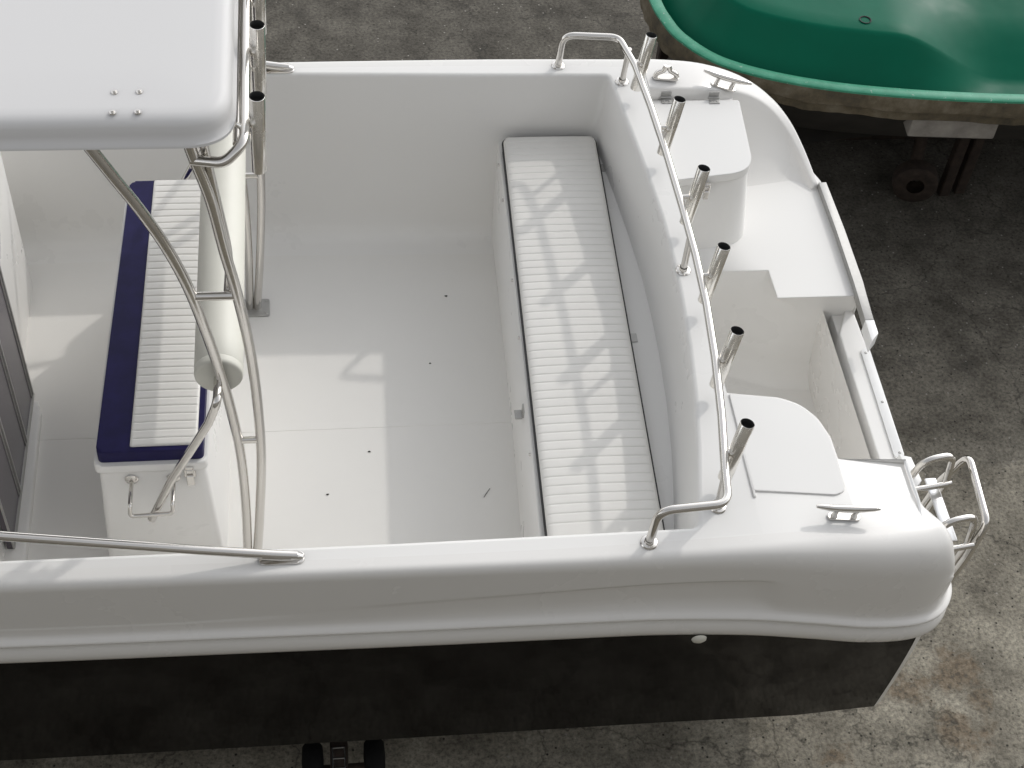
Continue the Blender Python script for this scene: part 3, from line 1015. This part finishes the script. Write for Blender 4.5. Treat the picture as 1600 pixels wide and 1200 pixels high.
# transverse rail behind the hardtop with its own row of rod holders
HR = MB()
xr, zr = -.414, 3.012
HR.tube(fillet([(-.56, -.66, 2.955), (-.47, -.69, 2.968), (xr, -.66, zr), (xr, .66, zr), (-.47, .69, 2.968), (-.56, .66, 2.955)], [.05, .06, .06, .05], 7), .0155, 14)
HR.tube([(-.437, -.60, 3.03), (xr, -.60, zr)], .008, 8)
HR.tube([(-.437, 0, 3.03), (xr, 0, zr)], .008, 8)
HR.tube([(-.437, .60, 3.03), (xr, .60, zr)], .008, 8)
HR.tube([(-.44, -.58, 2.94), (-.43, .58, 2.94)], .011, 10)
htr = HR.build('rod_rail', M['steel'], boat, sharp=50)
for k in range(5):
    y = -.572 + .318 * k
    b = Vector((-.383, y + .004, 2.835))
    ax = Vector((.008, -.006, .265))
    rod_holder(b, ax, .268, htr, .0225)
    MB().tube([(xr, y, zr - .01), (-.384, y, zr - .008)], .010, 10).build('weld_lug', M['steel'], htr)

# long side grab rails landing on the gunwales
for sy in (-1, 1):
    g_ = MB()
    Y = 1.205 * sy
    end = Vector((-.322, Y, 1.812))
    g_.tube([(-3.0, 1.19 * sy, 2.32), (-2.2, 1.2 * sy, 2.16), (-1.185, 1.2 * sy, 1.984), (-.62, 1.204 * sy, 1.868), (-.40, Y, 1.825), end], .0150, 14)
    gr = g_.build('grab_rail', M['steel'], boat, sharp=50)
    ft = MB()
    ft.prism(round_poly([(-.44, Y - .024), (-.300, Y - .024), (-.300, Y + .024), (-.44, Y + .024)], [.02, .024, .024, .02], 6), 1.8005, 1.806, .002, 2)
    ft.tube([(-.43, Y, 1.826), (-.37, Y, 1.815), (-.325, Y, 1.808), (-.306, Y, 1.804)], .0165, 12, True, [1, 1.05, .95, .5])
    ft.build('rail_foot', M['steel'], gr)

# cabin bulkhead with sliding door --------------------------------------------
cab = MB()
cab.prism(round_poly([(-3.2, -.88), (-1.400, -.88), (-1.445, .10), (-1.452, .88), (-3.2, .88)], [.05, .05, 0.02, .06, .05], 5), .93, 3.05)
cabin = cab.build('cabin', M['gel'], boat, sharp=40)
kc = MB()
kc.prism([(-1.46, .20), (-1.36, .155), (-1.345, .10), (-1.335, -.70), (-1.46, -.75)], .93, .985, .010, 3)
kc.build('door_sill', M['gel'], cabin, sharp=40)
dr_ = MB()
dr_.box(-1.405, -1.385, -.56, .185, .99, 2.75)
door = dr_.build('sliding_door', M['tinted'], boat)
df = MB()
for y in (.183, -.058, -.30, -.553):
    df.box(-1.390, -1.379, y - .006, y + .006, 1.0, 2.75, .002, 1)
for y in (.160, -.082, -.324):
    df.box(-1.388, -1.381, y - .0035, y + .0035, 1.0, 2.75, .001, 1)
df.box(-1.394, -1.377, -.56, .19, .986, 1.0, .003, 1)
df.build('door_frame', M['brushed'], door)

# boarding ladder -------------------------------------------------------------
lad = MB()
r = .0150
lad.tube(fillet([(2.02, -.955, .55), (2.120, -.945, 1.20), (2.158, -.91, 1.372), (2.185, -.60, 1.372), (2.130, -.585, 1.20), (2.03, -.60, .55)], [.10, .05, .05, .10], 7), r, 14)
for y in (-.655, -.935):
    lad.tube(fillet([(1.945, y, 1.28), (1.975, y, 1.425), (2.105, y + .03, 1.415), (2.128, y + .03, 1.22), (2.04, y + .02, .6)], [.07, .06, .1], 7), r * .92, 14)
    lad.tube([(1.93, y - .050, 1.305), (2.112, y - .02, 1.30)], r * .82, 12)
ladder = lad.build('boarding_ladder', M['steel'], boat, sharp=50)
for z in (1.26, 1.0, .75):
    xx = 2.06 - (1.26 - z) * .12
    MB().box(xx - .028, xx + .016, -.915, -.625, z, z + .012, .004, 2).build('tread', M['alu_bright'], ladder)
cp_ = MB()
cp_.prism([(1.945, -.535), (1.99, -.55), (2.00, -.66), (1.965, -.70)], 1.25, 1.31, .004, 2)
cp_.build('corner_cap', M['white_plate'], boat)

# trailer under the white boat ---------------------------------------------------
tl = empty('boat_trailer', (0, 0, 0), 'dark steel trailer under the black hull, only a roller bracket showing at the bottom', 'trailer')
fr = MB()
for y in (-.62, .62):
    fr.box(-3.6, 1.55, y - .04, y + .04, .22, .32, .006, 1)
for x in (-3.0, -.2, 1.3):
    fr.box(x - .04, x + .04, -.62, .62, .20, .28, .006, 1)
fr.box(-.33, -.07, -1.145, -1.125, .20, .225, .004, 1); fr.box(-.25, -.18, -1.12, -.6, .20, .28, .006, 1)
fr.build('frame', M['rusty'], tl)
for y in (-.95, .95):
    w = MB()
    w.revolve([(.12, -.07), (.22, -.085), (.27, -.07), (.285, -.03), (.285, .03), (.27, .07), (.22, .085), (.12, .07)], (-2.3, y, .285), (0, 1, 0), 32)
    wh = w.build('tyre', M['rubber'], tl, sharp=50)
    MB().revolve([(0, -.03), (.05, -.04), (.12, -.06), (.12, .06), (.05, .05), (0, .05)], (-2.3, y, .285), (0, 1, 0), 24).build('rim', M['galv'], wh)
for x in (-.318, -.078):
    MB().revolve([(.0, -.07), (.032, -.07), (.040, -.058), (.043, 0), (.040, .058), (.032, .07), (0, .07)], (x, -1.135, .28), (0, 1, 0), 20).build('roller', M['rubber'], tl)
bk = MB()
for (x0, x1, y0, y1) in ((-.243, -.238, -1.190, -1.098), (-.195, -.190, -1.190, -1.098), (-.238, -.195, -1.190, -1.185), (-.238, -.195, -1.148, -1.142), (-.238, -.195, -1.103, -1.098)):
    bk.box(x0, x1, y0, y1, .305, .312, .001, 1)
bk.build('bracket', M['alu_bright'], tl)
bk2 = MB(); bk2.box(-.25, -.183, -1.195, -1.10, .22, .304, .004, 1)
bk2.build('post', M['rusty'], tl)

# ------------------------------------------------------------------ green boat
def green_mats():
    a = gelcoat('green_gelcoat', (0.001, 0.112, 0.063), 0.40, bevel=0, mottled=0.15, wave=0.10, spec=0.10)
    m, nt, p = new_mat('worn_green_rim')
    co = coords(nt)
    n = noise(nt, 14, 6, .7, co)
    r_ = ramp(nt, n.outputs['Fac'], [(.3, (.03, .24, .14)), (.6, (.055, .31, .19)), (.74, (.12, .36, .25))])
    n2 = noise(nt, 40, 5, .75, co)
    r2 = ramp(nt, n2.outputs['Fac'], [(.64, (0, 0, 0)), (.68, (1, 1, 1))])
    c = mixc(nt, r2.outputs[0], r_.outputs[0], (.5, .52, .48))
    nt.links.new(c, p.inputs['Base Color']); p.inputs['Roughness'].default_value = .45
    m3, nt, p = new_mat('raw_fibreglass')
    co = coords(nt)
    n = noise(nt, 6, 7, .72, co)
    r3 = ramp(nt, n.outputs['Fac'], [(.3, (.035, .030, .022)), (.5, (.105, .085, .052)), (.72, (.19, .165, .12))])
    nt.links.new(r3.outputs[0], p.inputs['Base Color']); p.inputs['Roughness'].default_value = .8
    b = nt.nodes.new('ShaderNodeBump'); b.inputs['Strength'].default_value = .6; b.inputs['Distance'].default_value = .006
    n4 = noise(nt, 35, 5, .7, co); nt.links.new(n4.outputs['Fac'], b.inputs['Height']); nt.links.new(b.outputs[0], p.inputs['Normal'])
    return a, m, m3
GA, GR, GF = green_mats()
gb = empty('green_boat', (3.5, 2.5, 0), 'bare green fibreglass boat with worn pale rim, standing behind the white boat\'s stern', 'boat')
half = [(1.455, 2.50), (1.465, 2.37), (1.487, 2.238), (1.553, 2.057), (1.734, 1.855), (2.08, 1.704), (2.531, 1.610), (3.154, 1.551), (4.0, 1.53), (4.9, 1.62), (5.7, 1.95), (6.1, 2.35), (6.15, 2.5)]
YC = 2.5
gl = catmull([Vector((x, y, 0)) for x, y in half], 10)
gl = gl + [Vector((p.x, 2 * YC - p.y, 0)) for p in gl[::-1][1:-1]]
NG = len(gl)
def g_ring(off, zf):
    out = []
    for i, p in enumerate(gl):
        t = (gl[(i + 1) % NG] - gl[i - 1]).normalized()
        n = Vector((-t.y, t.x, 0))
        q = p + n * off
        out.append(Vector((q.x, q.y, zf(q.x) if callable(zf) else zf)))
    return out
wv = [random.uniform(-1, 1) for _ in range(NG)]
hullm = MB().loft([g_ring(1.02, .36), g_ring(.74, .46), g_ring(.38, .74), g_ring(.14, 1.06), g_ring(.07, 1.14), g_ring(.05, 1.147), g_ring(.03, 1.149)], closed=True)
hullm.poly(g_ring(1.02, .36))
reparent(hullm.build('underside', plain('dark_fibreglass', (.03, .027, .023), .8, var=.4, scale=8), None, sharp=40), gb)
fl_ = [g_ring(.03, 1.148), g_ring(.008, 1.150), g_ring(.0, 1.158), g_ring(.0, 1.20), g_ring(-.014, 1.212), g_ring(-.012, 1.25), g_ring(-.004, 1.286)]
for i in range(NG):
    for k in range(1, 5):
        fl_[k][i].z += wv[i] * .004 + .006 * math.sin(i * .7)
reparent(MB().loft(fl_, closed=True).build('flange', GF, None, sharp=40), gb)
reparent(MB().loft([g_ring(-.004, 1.284), g_ring(-.004, 1.297), g_ring(.002, 1.302), g_ring(.046, 1.302), g_ring(.054, 1.298), g_ring(.060, 1.284)], closed=True).build('rim', GR, None, sharp=40), gb)
def ridge(h0, h1):
    def zf(x):
        t = max(0, min(1, (x - 2.55) / .6)); t = t * t * (3 - 2 * t)
        return h0 + (h1 - h0) * t
    return zf
rws = [g_ring(.058, 1.290), g_ring(.064, 1.262), g_ring(.075, 1.236), g_ring(.09, ridge(1.228, 1.215)), g_ring(.15, ridge(1.285, 1.212)), g_ring(.215, ridge(1.385, 1.215)),
       g_ring(.250, ridge(1.442, 1.222)), g_ring(.262, ridge(1.456, 1.228)), g_ring(.275, ridge(1.462, 1.236)), g_ring(.36, ridge(1.464, 1.285)), g_ring(.45, ridge(1.466, 1.345))]
for f_ in (.25, .5, .75, 1.0):      # the deck closes on its centre line
    rws.append([v.lerp(Vector((max(2.25, min(5.35, v.x)), YC, 1.475)), f_) for v in rws[10]])
ins = MB().loft(rws, closed=True)
inner_ = ins.build('deck', GA, None, sharp=60)
reparent(inner_, gb)
hole_ = MB().revolve([(.030, .003), (.026, .0035), (.024, .002), (.0235, -.004), (0, -.004)], (2.432, 1.972, 1.4655), (0, 0, 1), 20)
reparent(hole_.build('drain_hole', M['tube_dark'], None, sharp=50), gb)

# trolley under the green boat
ty = empty('boat_stand', (2.95, 1.9, 0), 'rusty stand with a pale block, two posts and a small wheel under the green boat', 'boat stand')
b1 = MB(); b1.box(2.705, 3.150, 1.675, 1.80, .965, 1.10, .012, 2, Matrix.Rotation(math.radians(-4), 3, 'Z'))
reparent(b1.build('block', plain('weathered_block', (.30, .28, .255), .8, var=.25, scale=12), None), ty)
for x0, x1, y0, y1 in ((3.33, 3.39, 2.28, 2.34), (3.43, 3.49, 2.30, 2.36)):
    b2 = MB(); b2.box(x0, x1, y0, y1, 0.0, .52, .006, 1)
    reparent(b2.build('post', M['rusty'], None), ty)
b2 = MB(); b2.box(3.2, 5.2, 2.60, 2.67, .30, .38, .006, 1); b2.box(2.92, 2.99, 1.79, 2.0, .99, 1.04, .006, 1)
reparent(b2.build('beam', M['rusty'], None), ty)
for y0, y1, z1 in ((2.78, 2.86, .62), (3.05, 3.12, .72)):  # boards added to keep sun off the ground under the green boat
    b2 = MB(); b2.box(1.75, 5.9, y0, y1, 0.0, z1, .008, 1)
    reparent(b2.build('shade_board', M['rusty'], None), ty)
b3 = MB(); b3.revolve([(.05, -.05), (.10, -.055), (.125, -.04), (.13, 0), (.125, .04), (.10, .055), (.05, .05)], (3.15, 2.28, .13), (.25, 1, 0), 28)
wt = b3.build('wheel', M['rusty'], None, sharp=50); reparent(wt, ty)
b4 = MB(); b4.tube([(3.15, 2.33, .13), (3.15, 2.36, .30), (3.14, 2.37, .42), (3.13, 2.38, .50)], .035, 10)
reparent(b4.build('fork', M['rusty'], None, sharp=50), ty)

# ------------------------------------------------------------------ scraps lying on the cockpit floor
def scrap(name, pts, r, label, cat='twig', group=None):
    m = MB().tube(catmull([Vector((x, y, .9515 + r * .6)) for x, y in pts], 4), r, 6, True)
    o = m.build(name, M['speck'], None, sharp=60)
    return tag(o, label, cat, group)
scrap('twig', [(.385, -.392), (.398, -.372), (.412, -.352)], .0012, 'thin curved twig on the shaded cockpit floor in front of the stern bench')
scrap('twig', [(-1.402, 1.043), (-1.388, 1.050), (-1.372, 1.056)], .0022, 'small dark twig on the shaded deck between the cabin and the far side')
def leaf(x, y, s, ang, label):
    pts = []
    for k in range(8):
        a = k / 8 * 2 * math.pi
        rr_ = s * (1 + .35 * math.sin(3 * a + x * 40))
        pts.append((x + math.cos(a + ang) * rr_, y + .6 * math.sin(a + ang) * rr_))
    o = MB().prism(pts, .9505, .954, .0008, 1).build('leaf_scrap', M['speck'], None)
    return tag(o, label, 'leaf scrap', 'dark scraps on the cockpit floor')
leaf(.321, .701, .006, .4, 'dark scrap on the shaded cockpit floor, nearest the far side')
leaf(-.224, -.346, .005, 1.2, 'dark scrap on the sunlit floor close to the near gunwale')
leaf(-.053, -.143, .005, .2, 'dark scrap on the sunlit floor just below the floor seam')
leaf(.223, .314, .004, 2.0, 'tiny dark scrap in the shade near the corner of the sunlit floor')
